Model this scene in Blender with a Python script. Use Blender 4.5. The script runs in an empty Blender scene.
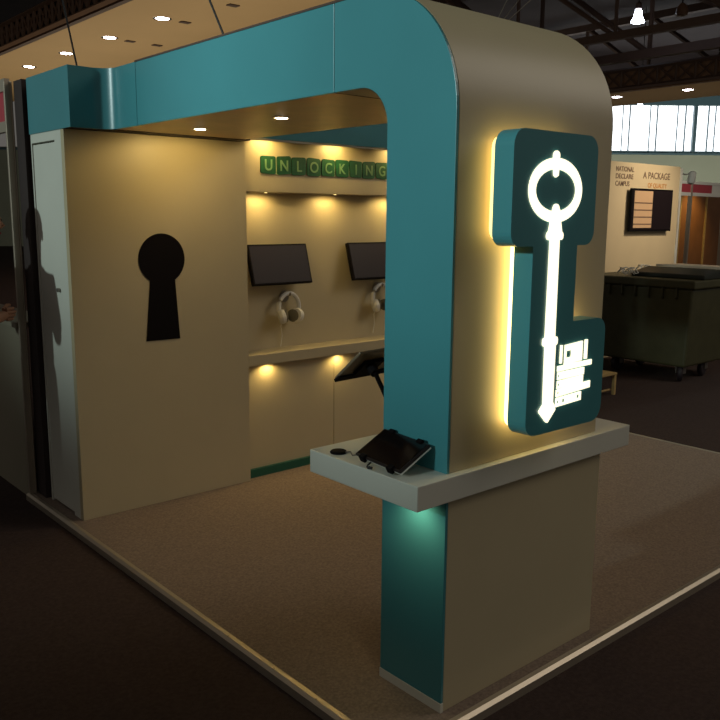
import bpy, bmesh, math, random
from mathutils import Vector, Matrix
random.seed(7)
PI = math.pi
sc = bpy.context.scene
COL = sc.collection

# ------------------------------------------------------------------ materials
def srgb(c):
    return tuple(((v/255)/12.92 if v/255 <= .04045 else ((v/255+.055)/1.055)**2.4) for v in c)

def mat(name, rgb, rough=.5, metal=0., noise=0., nscale=20., bump=0., bscale=200., emit=None, estr=0., spec=.5, coat=0.):
    m = bpy.data.materials.new(name); m.use_nodes = True
    nt = m.node_tree; b = nt.nodes['Principled BSDF']
    c = srgb(rgb)
    b.inputs['Base Color'].default_value = (*c, 1)
    b.inputs['Roughness'].default_value = rough
    b.inputs['Metallic'].default_value = metal
    b.inputs['Specular IOR Level'].default_value = spec
    b.inputs['Coat Weight'].default_value = coat
    tc = nt.nodes.new('ShaderNodeTexCoord')
    if noise > 0:
        n = nt.nodes.new('ShaderNodeTexNoise'); n.inputs['Scale'].default_value = nscale; n.inputs['Detail'].default_value = 6
        nt.links.new(tc.outputs['Object'], n.inputs['Vector'])
        r = nt.nodes.new('ShaderNodeValToRGB')
        r.color_ramp.elements[0].position = .3; r.color_ramp.elements[1].position = .7
        r.color_ramp.elements[0].color = (*[v*(1-noise) for v in c], 1)
        r.color_ramp.elements[1].color = (*[min(1, v*(1+noise)) for v in c], 1)
        nt.links.new(n.outputs['Fac'], r.inputs['Fac']); nt.links.new(r.outputs['Color'], b.inputs['Base Color'])
    if bump > 0:
        n2 = nt.nodes.new('ShaderNodeTexNoise'); n2.inputs['Scale'].default_value = bscale; n2.inputs['Detail'].default_value = 3
        nt.links.new(tc.outputs['Object'], n2.inputs['Vector'])
        bp = nt.nodes.new('ShaderNodeBump'); bp.inputs['Strength'].default_value = bump; bp.inputs['Distance'].default_value = .01
        nt.links.new(n2.outputs['Fac'], bp.inputs['Height']); nt.links.new(bp.outputs['Normal'], b.inputs['Normal'])
    if emit:
        b.inputs['Emission Color'].default_value = (*srgb(emit), 1)
        b.inputs['Emission Strength'].default_value = estr
    return m

M = {}
M['teal'] = mat('teal_satin_laminate', (70,140,148), .3, noise=.03, nscale=3, bump=.02, bscale=60)
M['cream'] = mat('cream_laminate', (192,179,146), .45, noise=.02, nscale=4, bump=.03, bscale=30)
M['white'] = mat('white_laminate', (214,214,202), .4, noise=.02, nscale=5)
M['wood'] = mat('warm_brushed_soffit', (176,140,88), .35, noise=.12, nscale=6)
M['carpet'] = mat('beige_loop_carpet', (142,126,114), .95, noise=.22, nscale=90, bump=.5, bscale=300, spec=.1)
M['hallcarpet'] = mat('dark_brown_carpet', (70,58,55), .95, noise=.18, nscale=60, bump=.4, bscale=250, spec=.1)
M['alu'] = mat('brushed_aluminium', (190,178,160), .45, metal=.7, noise=.05, nscale=12)
M['black'] = mat('black_gloss', (16,13,14), .12, noise=.02)
M['blackmatt'] = mat('black_matt', (12,7,9), .75, spec=.15, noise=.05)
M['screen'] = mat('dark_screen_glass', (30,20,23), .4, spec=.2)
M['bezel'] = mat('tablet_bezel', (30,22,22), .3)
M['shell'] = mat('tablet_back_with_wall_reflection', (120,106,86), .35, metal=.2)  # pale brown carries the wall's reflection in the tablet back
M['whiteplastic'] = mat('white_plastic', (225,222,212), .35)
M['greyplastic'] = mat('grey_ear_pad', (120,116,100), .7)
M['steel'] = mat('steel', (150,145,138), .35, metal=.8)
M['green'] = mat('letter_green', (22,84,48), .5, noise=.15, nscale=30)
M['lightgreen'] = mat('letter_pale_green', (120,160,110), .5)
M['kick'] = mat('green_kickboard', (26,92,74), .45)
M['led_w'] = mat('backlit_acrylic', (255,250,225), .4, emit=(255,242,206), estr=1.55)
M['led_y'] = mat('led_strip_warm', (255,230,150), .4, emit=(255,226,150), estr=3.4)
M['led_h'] = mat('led_strip_soft', (255,230,150), .4, emit=(255,226,140), estr=1.6)
M['dl'] = mat('lamp_lens_warm', (255,245,220), .3, emit=(255,240,215), estr=30.)
M['dls'] = mat('cabinet_lamp_lens', (255,240,200), .3, emit=(255,225,150), estr=5.)
M['dlh'] = mat('lamp_lens_cool', (255,245,250), .3, emit=(255,238,246), estr=25.)
M['hb'] = mat('highbay_lens', (240,245,255), .3, emit=(225,235,255), estr=25.)
M['chrome'] = mat('lamp_ring', (190,185,175), .25, metal=.9)
M['tan'] = mat('tan_plaster_soffit', (196,164,118), .8, noise=.04, nscale=.6)
M['girder'] = mat('brown_painted_steel', (80,60,50), .7, noise=.1, nscale=3)
M['girderlight'] = mat('brown_fascia_paint', (120,88,64), .6, noise=.08, nscale=3)
M['roof'] = mat('dark_roof_deck', (44,34,36), .9, noise=.15, nscale=1.)
M['hallwall'] = mat('grey_green_wall_paint', (150,152,132), .8, noise=.04, nscale=1)
M['pane'] = mat('daylit_glazing', (250,252,255), .4, emit=(246,250,255), estr=2.2)
M['mullion'] = mat('window_frame_paint', (70,96,104), .5)
M['poster'] = mat('poster_panel_board', (222,200,160), .6, noise=.03, nscale=3)
M['ink'] = mat('poster_brown_ink', (120,92,72), .6)
M['inko'] = mat('poster_orange_ink', (206,140,66), .6)
M['red'] = mat('red_fascia_vinyl', (176,62,72), .5, noise=.05)
M['brownpanel'] = mat('brown_stand_panel', (128,84,48), .6, noise=.12, nscale=4)
M['darkpanel'] = mat('dark_brown_infill', (54,42,40), .7, noise=.05)
M['greypanel'] = mat('grey_counter_infill', (150,142,122), .6)
M['bin'] = mat('dark_green_bin_plastic', (72,70,46), .5, noise=.12, nscale=8, bump=.1, bscale=60)
M['binlid'] = mat('dark_bin_lid', (42,46,38), .45, noise=.06)
M['board'] = mat('pale_board_sheet', (214,196,170), .6, noise=.04)
M['rubber'] = mat('dark_rubber', (34,24,30), .6)
M['crate'] = mat('pale_raw_wood', (180,150,96), .7, noise=.15, nscale=14)
M['skin'] = mat('skin', (190,132,104), .5, noise=.05)
M['navy'] = mat('navy_cloth', (24,28,52), .85, noise=.15, nscale=30, bump=.2)
M['palecloth'] = mat('pale_blue_cloth', (150,160,176), .85, noise=.05)
M['trouser'] = mat('black_trousers', (24,22,26), .85)
M['hair'] = mat('dark_hair', (26,22,30), .6, noise=.2, nscale=60)
M['cord'] = mat('black_cord', (26,20,20), .6)
M['wire'] = mat('thin_steel_wire', (120,112,100), .4, metal=.6)

# ------------------------------------------------------------------ mesh helpers
def box(bm, x0, x1, y0, y1, z0, z1, mi=0):
    r = bmesh.ops.create_cube(bm, size=1)
    sx, sy, sz = x1-x0, y1-y0, z1-z0
    for v in r['verts']:
        v.co = Vector((x0+(v.co.x+.5)*sx, y0+(v.co.y+.5)*sy, z0+(v.co.z+.5)*sz))
    for f in {f for v in r['verts'] for f in v.link_faces}: f.material_index = mi
    return r['verts']

def prism(bm, pts, axis, a, b):
    """polygon pts extruded along axis (0,1,2) between a and b; pts in the other two axes"""
    def P(p, h):
        q = list(p); q.insert(axis, h); return q
    va = [bm.verts.new(P(p, a)) for p in pts]; vb = [bm.verts.new(P(p, b)) for p in pts]
    bm.faces.new(va); bm.faces.new(vb[::-1]); n = len(pts)
    for i in range(n): bm.faces.new((va[i], vb[i], vb[(i+1) % n], va[(i+1) % n]))

def band(bm, outer, inner, axis, a, b):
    """closed band between two polylines of equal length, extruded (handles concave arches)"""
    def P(p, h):
        q = list(p); q.insert(axis, h); return q
    n = len(outer)
    V = [[bm.verts.new(P(p, h)) for p in L] for L in (outer, inner) for h in (a, b)]
    oa, ob_, ia, ib = V
    for i in range(n-1):
        bm.faces.new((oa[i], oa[i+1], ia[i+1], ia[i])); bm.faces.new((ob_[i], ib[i], ib[i+1], ob_[i+1]))
        bm.faces.new((oa[i], ob_[i], ob_[i+1], oa[i+1])); bm.faces.new((ia[i], ia[i+1], ib[i+1], ib[i]))
    bm.faces.new((oa[0], ia[0], ib[0], ob_[0])); bm.faces.new((oa[-1], ob_[-1], ib[-1], ia[-1]))

def tube(bm, pts, r, n=8, closed=False):
    pts = [Vector(p) for p in pts]; rings = []; N = len(pts)
    for i, p in enumerate(pts):
        if closed: t = pts[(i+1) % N]-pts[i-1]
        else: t = pts[min(i+1, N-1)]-pts[max(i-1, 0)]
        t.normalize(); up = Vector((0,0,1)) if abs(t.z) < .9 else Vector((1,0,0))
        u = t.cross(up).normalized(); w = t.cross(u)
        rr = r[i] if isinstance(r, (list, tuple)) else r
        rings.append([bm.verts.new(p+u*rr*math.cos(2*PI*k/n)+w*rr*math.sin(2*PI*k/n)) for k in range(n)])
    for i in range(N if closed else N-1):
        A, B = rings[i], rings[(i+1) % N]
        for k in range(n): bm.faces.new((A[k], A[(k+1) % n], B[(k+1) % n], B[k]))
    if not closed: bm.faces.new(rings[0][::-1]); bm.faces.new(rings[-1])

def lathe(bm, prof, n=24, c=(0,0,0), axis=2):
    """prof: list of (radius, height)"""
    rings = []
    for r, h in prof:
        ring = []
        for k in range(n):
            a = 2*PI*k/n; q = [r*math.cos(a), r*math.sin(a)]; q.insert(axis, h)
            ring.append(bm.verts.new(Vector(q)+Vector(c)))
        rings.append(ring)
    for A, B in zip(rings, rings[1:]):
        for k in range(n): bm.faces.new((A[k], A[(k+1) % n], B[(k+1) % n], B[k]))
    bm.faces.new(rings[0][::-1]); bm.faces.new(rings[-1])

def obj(name, bm, m, parent=None, bevel=0, smooth=False, seg=2, label=None):
    bmesh.ops.recalc_face_normals(bm, faces=bm.faces[:])
    me = bpy.data.meshes.new(name); bm.to_mesh(me); bm.free()
    for mm in (m if isinstance(m, list) else [m]): me.materials.append(mm)
    o = bpy.data.objects.new(name, me); COL.objects.link(o)
    if parent is not None:
        o.parent = parent
        w = Matrix.Identity(4); p = parent
        chain = []
        while p is not None: chain.append(p); p = p.parent
        for p in reversed(chain): w = w @ Matrix.LocRotScale(p.location, p.rotation_euler, p.scale)
        if not getattr(obj, 'local', False): me.transform(w.inverted())
    if smooth:
        for p in me.polygons: p.use_smooth = True
        me.set_sharp_from_angle(angle=math.radians(35))
    if bevel:
        b = o.modifiers.new('bevel', 'BEVEL'); b.width = bevel; b.segments = seg; b.limit_method = 'ANGLE'; b.angle_limit = math.radians(50)
    if label: o['label'] = label
    return o
obj.local = False

def B(): return bmesh.new()
def boxo(name, dims, m, parent=None, bevel=0, **k):
    bm = B(); box(bm, *dims); return obj(name, bm, m, parent, bevel, **k)

def thing(name, label, cat, loc=(0,0,0), rot=(0,0,0), group=None):
    o = bpy.data.objects.new(name, None); COL.objects.link(o); o.empty_display_size = .1
    o.location = loc; o.rotation_euler = rot
    tag(o, label, cat, group); return o
def tag(o, label, cat, group=None):
    o['label'] = label; o['category'] = cat
    if group: o['group'] = group
    return o
def struct(o):
    o['kind'] = 'structure'; return o
def dup(root, loc, label):
    r = root.copy(); COL.objects.link(r); r.location = loc; r['label'] = label
    def rec(a, b):
        for ch in list(a.children):
            if ch.name.startswith('_'): continue
            c = ch.copy(); COL.objects.link(c); c.parent = b; rec(ch, c)
    rec(root, r); return r
def arc(cx, cy, r, a0, a1, n=10):
    return [(cx+r*math.cos(a0+(a1-a0)*i/n), cy+r*math.sin(a0+(a1-a0)*i/n)) for i in range(n+1)]

# ------------------------------------------------------------------ camera (solved from the stand's edges)
cam = bpy.data.cameras.new('camera'); co = bpy.data.objects.new('camera', cam); COL.objects.link(co); sc.camera = co
CP = Vector((-1.9753, -1.8126, 1.7478))
F = Vector((.64752, .74205, -.17346)); R = Vector((.75437, -.6564, .00802)); U = Vector((.10790, .13604, .98481))
co.matrix_world = Matrix(((R.x, U.x, -F.x, CP.x), (R.y, U.y, -F.y, CP.y), (R.z, U.z, -F.z, CP.z), (0,0,0,1)))
cam.sensor_width = 36; cam.lens = 819.9/720*36; cam.clip_end = 200

FZ = -.04     # hall floor level; the stand's carpet is z = 0
H = 2.5; HB = 2.19; WR = .885; WP = .93; D = .319
TZ = .8875; TB = .80
# ------------------------------------------------------------------ setting
struct(boxo('floor', (-30, 60, -14, 50, FZ-.2, FZ), M['hallcarpet']))
# roof deck high above
struct(boxo('ceiling', (-2, 60, -14, 50, 10.2, 10.5), M['roof']))

# far wall with clerestory windows, square to the view
def far_frame(d):
    yaw = math.atan2(F.y, F.x)
    g = Vector((F.x, F.y, 0)).normalized()
    return CP.xy.to_3d()+g*d, math.atan2(-g.x, g.y)
fc, frz = far_frame(45)
Rm = Matrix.Translation(fc) @ Matrix.Rotation(frz, 4, 'Z')       # local x along the wall, y away
def far(name, dims, m, parent=None):
    bm = B(); box(bm, *dims); bmesh.ops.transform(bm, matrix=Rm, verts=bm.verts); return obj(name, bm, m, parent)
ZW0, ZW1 = 5.22, 7.6
wall = B()
box(wall, -60, 40, 0, .4, FZ, ZW0); box(wall, -60, 40, 0, .4, ZW1, ZW1+.7)
bmesh.ops.transform(wall, matrix=Rm, verts=wall.verts); struct(obj('wall_far', wall, M['hallwall']))
PXM = 45*1.0/820*1.0
def ux(u): return (u-360)*45/820*.962
k = 0
for (u0, u1, mull) in ((560, 692.5, [575, 590, 605, 622, 629, 649.5, 656.5, 677, 685]), (696, 790, [708, 715, 730, 745, 760])):
    k += 1
    w = struct(far('window_%d' % k, (ux(u0), ux(u1), .12, .16, ZW0, ZW1), M['pane']))
    fr = B(); box(fr, ux(u0)-.02, ux(u1)+.02, -.02, .12, ZW0-.05, ZW0+.05)
    for i, u in enumerate(mull):
        t = .035 if i % 2 else .05
        box(fr, ux(u)-t/2, ux(u)+t/2, .0, .12, ZW0+.05, ZW1)
    bmesh.ops.transform(fr, matrix=Rm, verts=fr.verts)
    obj('window_frame', fr, M['mullion'], w)
struct(far('trim_1', (ux(692.6), ux(695.9), -.1, .2, ZW0, ZW1), M['mullion']))
struct(far('trim_4', (-60, 40, 0, .4, ZW1+.7, 10.2), M['roof']))
struct(far('trim_3', (-30, 40, -.14, -.02, ZW1, ZW1+.7), M['mullion']))
struct(far('trim_2', (-30, 40, -.12, -.02, ZW0-.16, ZW0-.06), M['mullion']))

# ------------------------------------------------------------------ mezzanine soffits
def lattice(bm, x, y0, y1, z0, z1, step):
    tube(bm, [(x, y0, z1), (x, y1, z1)], .05, 4); tube(bm, [(x, y0, z0), (x, y1, z0)], .05, 4)
    n = int((y1-y0)/step)
    for i in range(n):
        a = y0+i*step; 
        tube(bm, [(x, a, z0), (x, a+step, z1)], .022, 4); tube(bm, [(x, a+step, z0), (x, a, z1)], .022, 4)
        tube(bm, [(x, a, z0), (x, a, z1)], .03, 4)
m1 = thing('mezzanine_soffit', 'tan plastered underside of the near mezzanine above the stand, upper left', 'balcony', (5.4, 15, 5))
boxo('slab', (4.15, 6.85, 5, 40, 5.0, 5.35), M['tan'], m1)
boxo('edge_beam', (4.05, 4.15, 5, 40, 4.98, 5.5), M['girder'], m1)
bm = B(); lattice(bm, 4.0, 5, 40, 5.04, 5.46, .3); obj('lattice_railing', bm, M['girderlight'], m1)
m2 = thing('mezzanine_soffit', 'brown mezzanine with downlights crossing the hall in the upper right', 'balcony', (19, 10, 5))
boxo('slab', (17.9, 20.3, -10, 40, 5.0, 5.3), M['tan'], m2)
boxo('edge_beam', (17.75, 17.9, -10, 40, 4.98, 5.55), M['girderlight'], m2)
bm = B(); lattice(bm, 17.68, -4, 20, 5.05, 5.5, .5); obj('lattice_railing', bm, M['girder'], m2)

def downlight(label, x, y, z, r=.06, lens='dl', group=None, cat='light'):
    t = thing('downlight', label, cat, (x, y, z), group=group)
    bm = B(); lathe(bm, [(r*.8, 0), (r*.85, -.0025), (r*1.12, -.0025), (r*1.15, 0)], 24, (x, y, z)); 
    obj('trim_ring', bm, M['chrome'], t, smooth=True)
    bm = B(); lathe(bm, [(r*.8, -.0005), (r*.8, -.003), (r*.4, -.0045)], 24, (x, y, z)); obj('lens', bm, M[lens], t, smooth=True)
    return t
near_l = ['nearest the left frame edge', 'second from the left frame edge', 'third from the left frame edge', 'rightmost of the four']
d0 = downlight('round white downlight in the tan mezzanine soffit, leftmost of the four', 5.10, 17.75, 5.0, .14, 'dlh', 'downlights in the tan soffit')
for y, l in ((15.6, 'second from left of the four'), (13.52, 'third from left of the four'), (11.45, 'rightmost of the four')):
    dup(d0, (5.10, y, 5.0), 'round white downlight in the tan mezzanine soffit, '+l)
e0 = downlight('white downlight in the far brown mezzanine, beside the curved top of the column', 18.63, 11.2, 5.0, .16, 'dlh', 'downlights in the far mezzanine')
dup(e0, (18.8, 9.25, 5.0), 'white downlight in the far brown mezzanine, the right one of two')
# small ceiling grilles in the near soffit
def ray(u, v, ax, val):
    d = F+R*((u-360)/819.9)-U*((v-360)/819.9); t = (val-CP[ax])/d[ax]; return CP+d*t
for (u, v, l) in ((130, 41, 'below the third downlight'), (185, 22, 'right of the fourth downlight'), (233, 5, 'at the top edge of the picture'), (157, 45, 'faintest, below the fourth downlight')):
    p = ray(u, v, 2, 5.0)
    tag(boxo('ceiling_grille', (p.x-.09, p.x+.09, p.y-.06, p.y+.06, 4.985, 5.0), M['girder']), 'small dark grille in the tan mezzanine soffit, '+l, 'vent')

# ------------------------------------------------------------------ roof steel
def truss_x(y, z0, z1, x0, x1, step, label, r=.09):
    t = thing('roof_truss', label, 'truss', ((x0+x1)/2, y, z0))
    bm = B(); box(bm, x0, x1, y-r, y+r, z1-r, z1+r); obj('top_chord', bm, M['girder'], t)
    bm = B(); box(bm, x0, x1, y-r, y+r, z0-r, z0+r); obj('bottom_chord', bm, M['girder'], t)
    n = int((x1-x0)/step)
    for i in range(n):
        a = x0+i*step
        bm = B(); tube(bm, [(a, y, z0), (a+step/2, y, z1)], r*.6, 6); obj('diagonal', bm, M['girder'], t)
        bm = B(); tube(bm, [(a+step/2, y, z1), (a+step, y, z0)], r*.6, 6); obj('diagonal', bm, M['girder'], t)
    return t
def truss_y(x, z0, z1, y0, y1, step, label, r=.09, post=True):
    t = thing('roof_truss', label, 'truss', (x, (y0+y1)/2, z0))
    boxo('top_chord', (x-r, x+r, y0, y1, z1-r, z1+r), M['girder'], t)
    boxo('bottom_chord', (x-r, x+r, y0, y1, z0-r, z0+r), M['girder'], t)
    n = int((y1-y0)/step)
    for i in range(n):
        a = y0+i*step
        bm = B(); tube(bm, [(x, a, z0), (x, a+step, z1)], r*.7, 6); obj('diagonal', bm, M['girder'], t)
        bm = B(); tube(bm, [(x, a, z0), (x, a, z1)], r*.6, 6); obj('post', bm, M['girder'], t)
    return t
truss_y(16.5, 6.1, 8.2, -2, 22, 3.0, 'dark steel roof truss nearest above the far mezzanine')
truss_y(21.5, 6.6, 9.6, -4, 26, 4.0, 'dark steel roof truss behind the high bay lamp', .13)
truss_x(9.0, 7.2, 9.2, 8, 34, 3.2, 'dark steel roof truss crossing above the far mezzanine lamp')
truss_y(30, 7.5, 9.8, -4, 40, 3.0, 'farthest dark steel roof truss over the far hall', .14)
for i, (x, w) in enumerate(((24.5, .3), (27.5, .25))):
    tag(boxo('roof_girder', (x-w, x+w, -6, 40, 6.15+i*.6, 6.75+i*.6), M['girder']), ['lower broad dark roof girder running above the far windows', 'upper broad dark roof girder running above the far windows'][i], 'girder')
tr = truss_y(28, 6.3, 7.0, 0, 40, 1.4, 'slim blue-grey truss along the top of the windows', .07)
for c in tr.children: c.data.materials.clear() if False else None

def lamp(u, v, d, s, label, group='high bay lamps'):
    p = CP+(F+R*((u-360)/819.9)-U*((v-360)/819.9))*d
    t = thing('high_bay_lamp', label, 'lamp', tuple(p), group=group)
    bm = B(); lathe(bm, [(.05*s, .62*s), (.12*s, .56*s), (.13*s, .36*s), (.1*s, .34*s)], 20, tuple(p)); obj('housing', bm, M['girder'], t, smooth=True)
    bm = B(); lathe(bm, [(.09*s, .34*s), (.14*s, .26*s), (.17*s, .05*s), (.26*s, -.12*s), (.26*s, -.17*s), (.2*s, -.19*s)], 20, tuple(p)); obj('reflector', bm, M['hb'], t, smooth=True)
    bm = B(); tube(bm, [(p.x, p.y, p.z+.6*s), (p.x, p.y, 10.2)], .015, 5); obj('rod', bm, M['cord'], t)
lamp(638, 18, 22, .66, 'bright conical high bay lamp hanging upper right')
lamp(640, 107, 34, .62, 'small bright high bay lamp in front of the windows')
t = thing('spotlight', 'dull brown round spotlight hanging right of the bright lamp', 'lamp', tuple(CP+(F+R*(322/819.9)-U*(-348/819.9))*20))
p = t.location
bm = B(); lathe(bm, [(.05, .2), (.12, .12), (.15, 0), (.13, -.08), (.02, -.1)], 16, tuple(p)); obj('lamp_head', bm, M['girderlight'], t, smooth=True)
bm = B(); tube(bm, [(p.x, p.y, p.z+.18), (p.x, p.y, 10.2)], .02, 5); obj('rod', bm, M['cord'], t)

# ------------------------------------------------------------------ platform
pf = thing('carpeted_platform', 'low stand floor of beige loop carpet with an aluminium edge', 'platform', (1.9, 1.5, FZ))
boxo('carpet', (-.27, 4.0, -.05, 3.3, FZ, 0), M['carpet'], pf)
def trim(a, b, out):
    bm = B()
    x0, y0 = a; x1, y1 = b; ox, oy = out; w = .028
    pts = [(0, 0.004), (.02, .004), (w+.006, -.006), (w+.006, FZ), (0, FZ)]
    va = [bm.verts.new((x0+ox*p[0], y0+oy*p[0], p[1])) for p in pts]; vb = [bm.verts.new((x1+ox*p[0], y1+oy*p[0], p[1])) for p in pts]
    bm.faces.new(va); bm.faces.new(vb[::-1]); n = len(pts)
    for i in range(n): bm.faces.new((va[i], vb[i], vb[(i+1) % n], va[(i+1) % n]))
    return obj('edge_trim', bm, M['alu'], pf)
trim((-.27, -.05), (-.27, 3.3), (-1, 0)); trim((-.304, -.05), (4.034, -.05), (0, -1)); trim((4.0, -.05), (4.0, 3.3), (1, 0))
bm = B()
for x in (-.287,):
    for y in (.35, .62, .95): lathe(bm, [(.005, 0), (.005, .002)], 8, (x, y, .003))
for x in (.85, 1.6): lathe(bm, [(.005, 0), (.005, .002)], 8, (x, -.066, .003))
obj('trim_screws', bm, M['steel'], pf)

# ------------------------------------------------------------------ portal arch (column + curved beam)
pa = thing('portal_arch', 'teal and cream arch whose column curves over into the overhead beam', 'arch', (.45, .16, 0))
RO, RI = .42, .14
YA, YB = .606, 2.19
outer = [(0, TZ), (0, 1.2), (0, H-RO)] + arc(RO, H-RO, RO, PI, PI/2, 16)[1:]
inner = [(D, TZ), (D, 1.2), (D, HB-RI)] + arc(D+RI, HB-RI, RI, PI, PI/2, 16)[1:]
def arch_band(x0, x1, o_off=0):
    bm = B(); band(bm, outer+[(YA, H)], inner+[(YA, HB)], 0, x0, x1); return bm
FT = .012
obj('side_panel', arch_band(0, FT), M['teal'], pa, .0015, label='teal face of the column and its curved top')
obj('cladding', arch_band(FT, WR), M['cream'], pa, .003, smooth=True, seg=1, label='cream sheet wrapping the column')
boxo('side_panel', (0, FT, YA+.003, YB-.003, HB, H), M['teal'], pa, .0015, label='long teal beam face')
boxo('soffit', (FT, WR-.03, YA+.003, 2.5, HB+.005, HB+.02), M['wood'], pa, label='warm toned underside of the beam')
boxo('beam_core', (FT, WR-.03, YA, 2.49, HB+.02, H-.006), M['cream'], pa)
boxo('top_edge', (-.003, .02, .5, YB, H-.002, H+.006), M['girder'], pa)
boxo('joint_strip', (.012, WR-.02, YA-.002, YA+.006, HB-.001, HB+.004), M['girder'], pa)
# lower column
boxo('column_base', (FT, WP, 0, D, .0, TB), M['cream'], pa, .002)
boxo('side_panel', (0, FT, 0, D, .036, TB), M['teal'], pa, .0015, label='teal end of the lower column')
boxo('skirting', (-.002, FT, -.002, D+.002, 0, .036), M['white'], pa, .001, label='white skirting strip')
# wrap-round counter
ct = thing('counter', 'off-white counter wrapping round the column below the key sign', 'counter', (.45, .16, TB))
x0, x1, y0, y1 = -.169, WP+.165, -.03, D+.219
boxo('counter_top', (x0, x1, y0, y1, TB, TZ), M['white'], ct, .003)
bm = B(); tube(bm, [(x0+.05, y0+.1, TB-.004), (x0+.05, y1-.1, TB-.004)], .008, 6); obj('light_strip', bm, M['chrome'], ct)

# ------------------------------------------------------------------ header corner (concave curve into box)
hd = thing('header_fascia', 'teal header box with a concave curved corner over the storage cupboard', 'fascia', (-.1, 2.6, HB))
RC = .10
yc = 2.50-RC
curve = [(0, YB)] + arc(-RC, yc, RC, 0, PI/2, 12) + [(-.222, 2.50)]
inn = [(c[0]+FT, c[1]+FT*.0) if c[1] < yc+.02 else (c[0]+FT*math.cos(math.atan2(c[1]-yc, c[0]+RC)), c[1]+FT) for c in curve]
inn[-1] = (-.222+0.0, 2.50+FT)
bm = B(); band(bm, curve, inn, 2, HB-.0, H); obj('curved_panel', bm, M['teal'], hd, 0, smooth=True)
boxo('end_panel', (-.222, -.21, 2.50+FT, 3.10, HB, H), M['teal'], hd, .001)
boxo('underside', (-.205, .9, 2.515, 3.09, HB+.002, HB+.02), M['darkpanel'], hd)
bm = B(); prism(bm, [(-.208, 2.52), (FT+.004, 2.52), (FT+.004, 3.08), (-.208, 3.08)], 2, HB+.02, H-.01); obj('core', bm, M['darkpanel'], hd)

# ------------------------------------------------------------------ storage cupboard with keyhole
YK = 2.615
sb = thing('storage_cupboard', 'cream walled storage cupboard with a black keyhole and a narrow door', 'cupboard', (.35, 2.85, 0))
boxo('front_wall', (-.215, .93, YK, YK+.04, 0, HB), M['cream'], sb, .0015, label='cream wall carrying the black keyhole shape')
boxo('side_wall', (.89, .93, YK+.04, 3.1, 0, HB), M['cream'], sb)
boxo('door_frame', (-.215, -.175, YK+.04, 2.745, 0, HB), M['white'], sb)
boxo('door_frame', (-.215, -.175, 3.085, 3.1, 0, HB), M['white'], sb)
boxo('door_frame', (-.215, -.175, 2.745, 3.085, 2.14, HB), M['white'], sb)
dr = boxo('door', (-.211, -.18, 2.75, 3.08, .015, 2.13), M['white'], sb, .002, label='narrow white cupboard door')
bm = B(); lathe(bm, [(.012, -.012), (.012, 0), (.008, .006)], 14, (-.217, 2.79, 1.32), 0); obj('lock', bm, M['steel'], dr)
# keyhole (flat black cut-out): disc plus flared slot
kc = (.333, 1.487); kr = .149
a0 = math.acos(.085/kr)
pts = [(kc[0]-.116, 1.008)] + [(.437, 1.006)]
pts += arc(kc[0], kc[1], kr, -PI/2+.58, 1.5*PI-.58, 40)
bm = B(); prism(bm, [(p[0], p[1]) for p in pts], 1, YK-.004, YK-.0005); obj('keyhole', bm, M['blackmatt'], sb, label='large flat black keyhole shape')

# ------------------------------------------------------------------ display wall
XE = 3.95
dw = thing('display_wall', 'cream display wall with lettering, screen recess and shelf at the back of the stand', 'wall', (2.4, 2.75, 0))
YP = 2.665
boxo('recess_panel', (.93, XE, 2.80, 2.86, .84, 1.93), M['cream'], dw)
hp = boxo('header_panel', (.93, XE, YP, 2.86, 1.893, 2.215), M['cream'], dw, .002)
lp = boxo('lower_panel', (.93, 1.695, 2.68, 2.86, .0, .78), M['cream'], dw, .0015)
boxo('lower_panel', (1.699, 2.49, 2.68, 2.86, .0, .78), M['cream'], dw, .0015)
boxo('lower_panel', (2.494, XE, 2.68, 2.86, .0, .78), M['cream'], dw, .0015)
boxo('kickboard', (.932, XE, 2.655, 2.68, 0, .055), M['kick'], dw, label='dark green kickboard')
boxo('shelf', (.932, XE, 2.617, 2.80, .772, .842), M['cream'], dw, .002)
bf = boxo('top_fascia', (.90, XE+.03, 2.53, 2.545, 2.214, H), M['teal'], dw, .001, label='teal fascia running above the lettering')
boxo('top_board', (.93, XE, 2.546, 2.86, 2.235, 2.275), M['cream'], dw)

def text_mesh(s, size, extrude, offset):
    cu = bpy.data.curves.new('t', 'FONT'); cu.body = s; cu.size = size; cu.extrude = extrude; cu.offset = offset
    cu.align_x = 'CENTER'; cu.align_y = 'BOTTOM_BASELINE'
    o = bpy.data.objects.new('t', cu); COL.objects.link(o)
    dg = bpy.context.evaluated_depsgraph_get(); dg.update()
    me = bpy.data.meshes.new_from_object(o.evaluated_get(dg)); bpy.data.objects.remove(o); bpy.data.curves.remove(cu)
    return me
def text_obj(name, s, size, loc, m, parent, extrude=.002, offset=0., sx=1., rot=(PI/2, 0, 0), outline=None):
    me = text_mesh(s, size, extrude, offset)
    xs = [v.co.x for v in me.vertices]; ys = [v.co.y for v in me.vertices]
    cx = (min(xs)+max(xs))/2
    T = Matrix.Translation(Vector(loc)) @ Matrix.Rotation(rot[2], 4, 'Z') @ Matrix.Rotation(rot[0], 4, 'X') @ Matrix.Diagonal((sx, 1, 1, 1)) @ Matrix.Translation((-cx, 0, 0))
    me.transform(T); me.name = name; me.materials.append(m)
    o = bpy.data.objects.new(name, me); COL.objects.link(o)
    if parent: 
        me.transform(Matrix.Translation(-Vector(parent_loc(parent)))); o.parent = parent
    return o
def parent_loc(p):
    v = Vector((0,0,0))
    while p is not None: v += p.location; p = p.parent
    return v
xs0, xs1 = 1.13, 2.12
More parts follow.
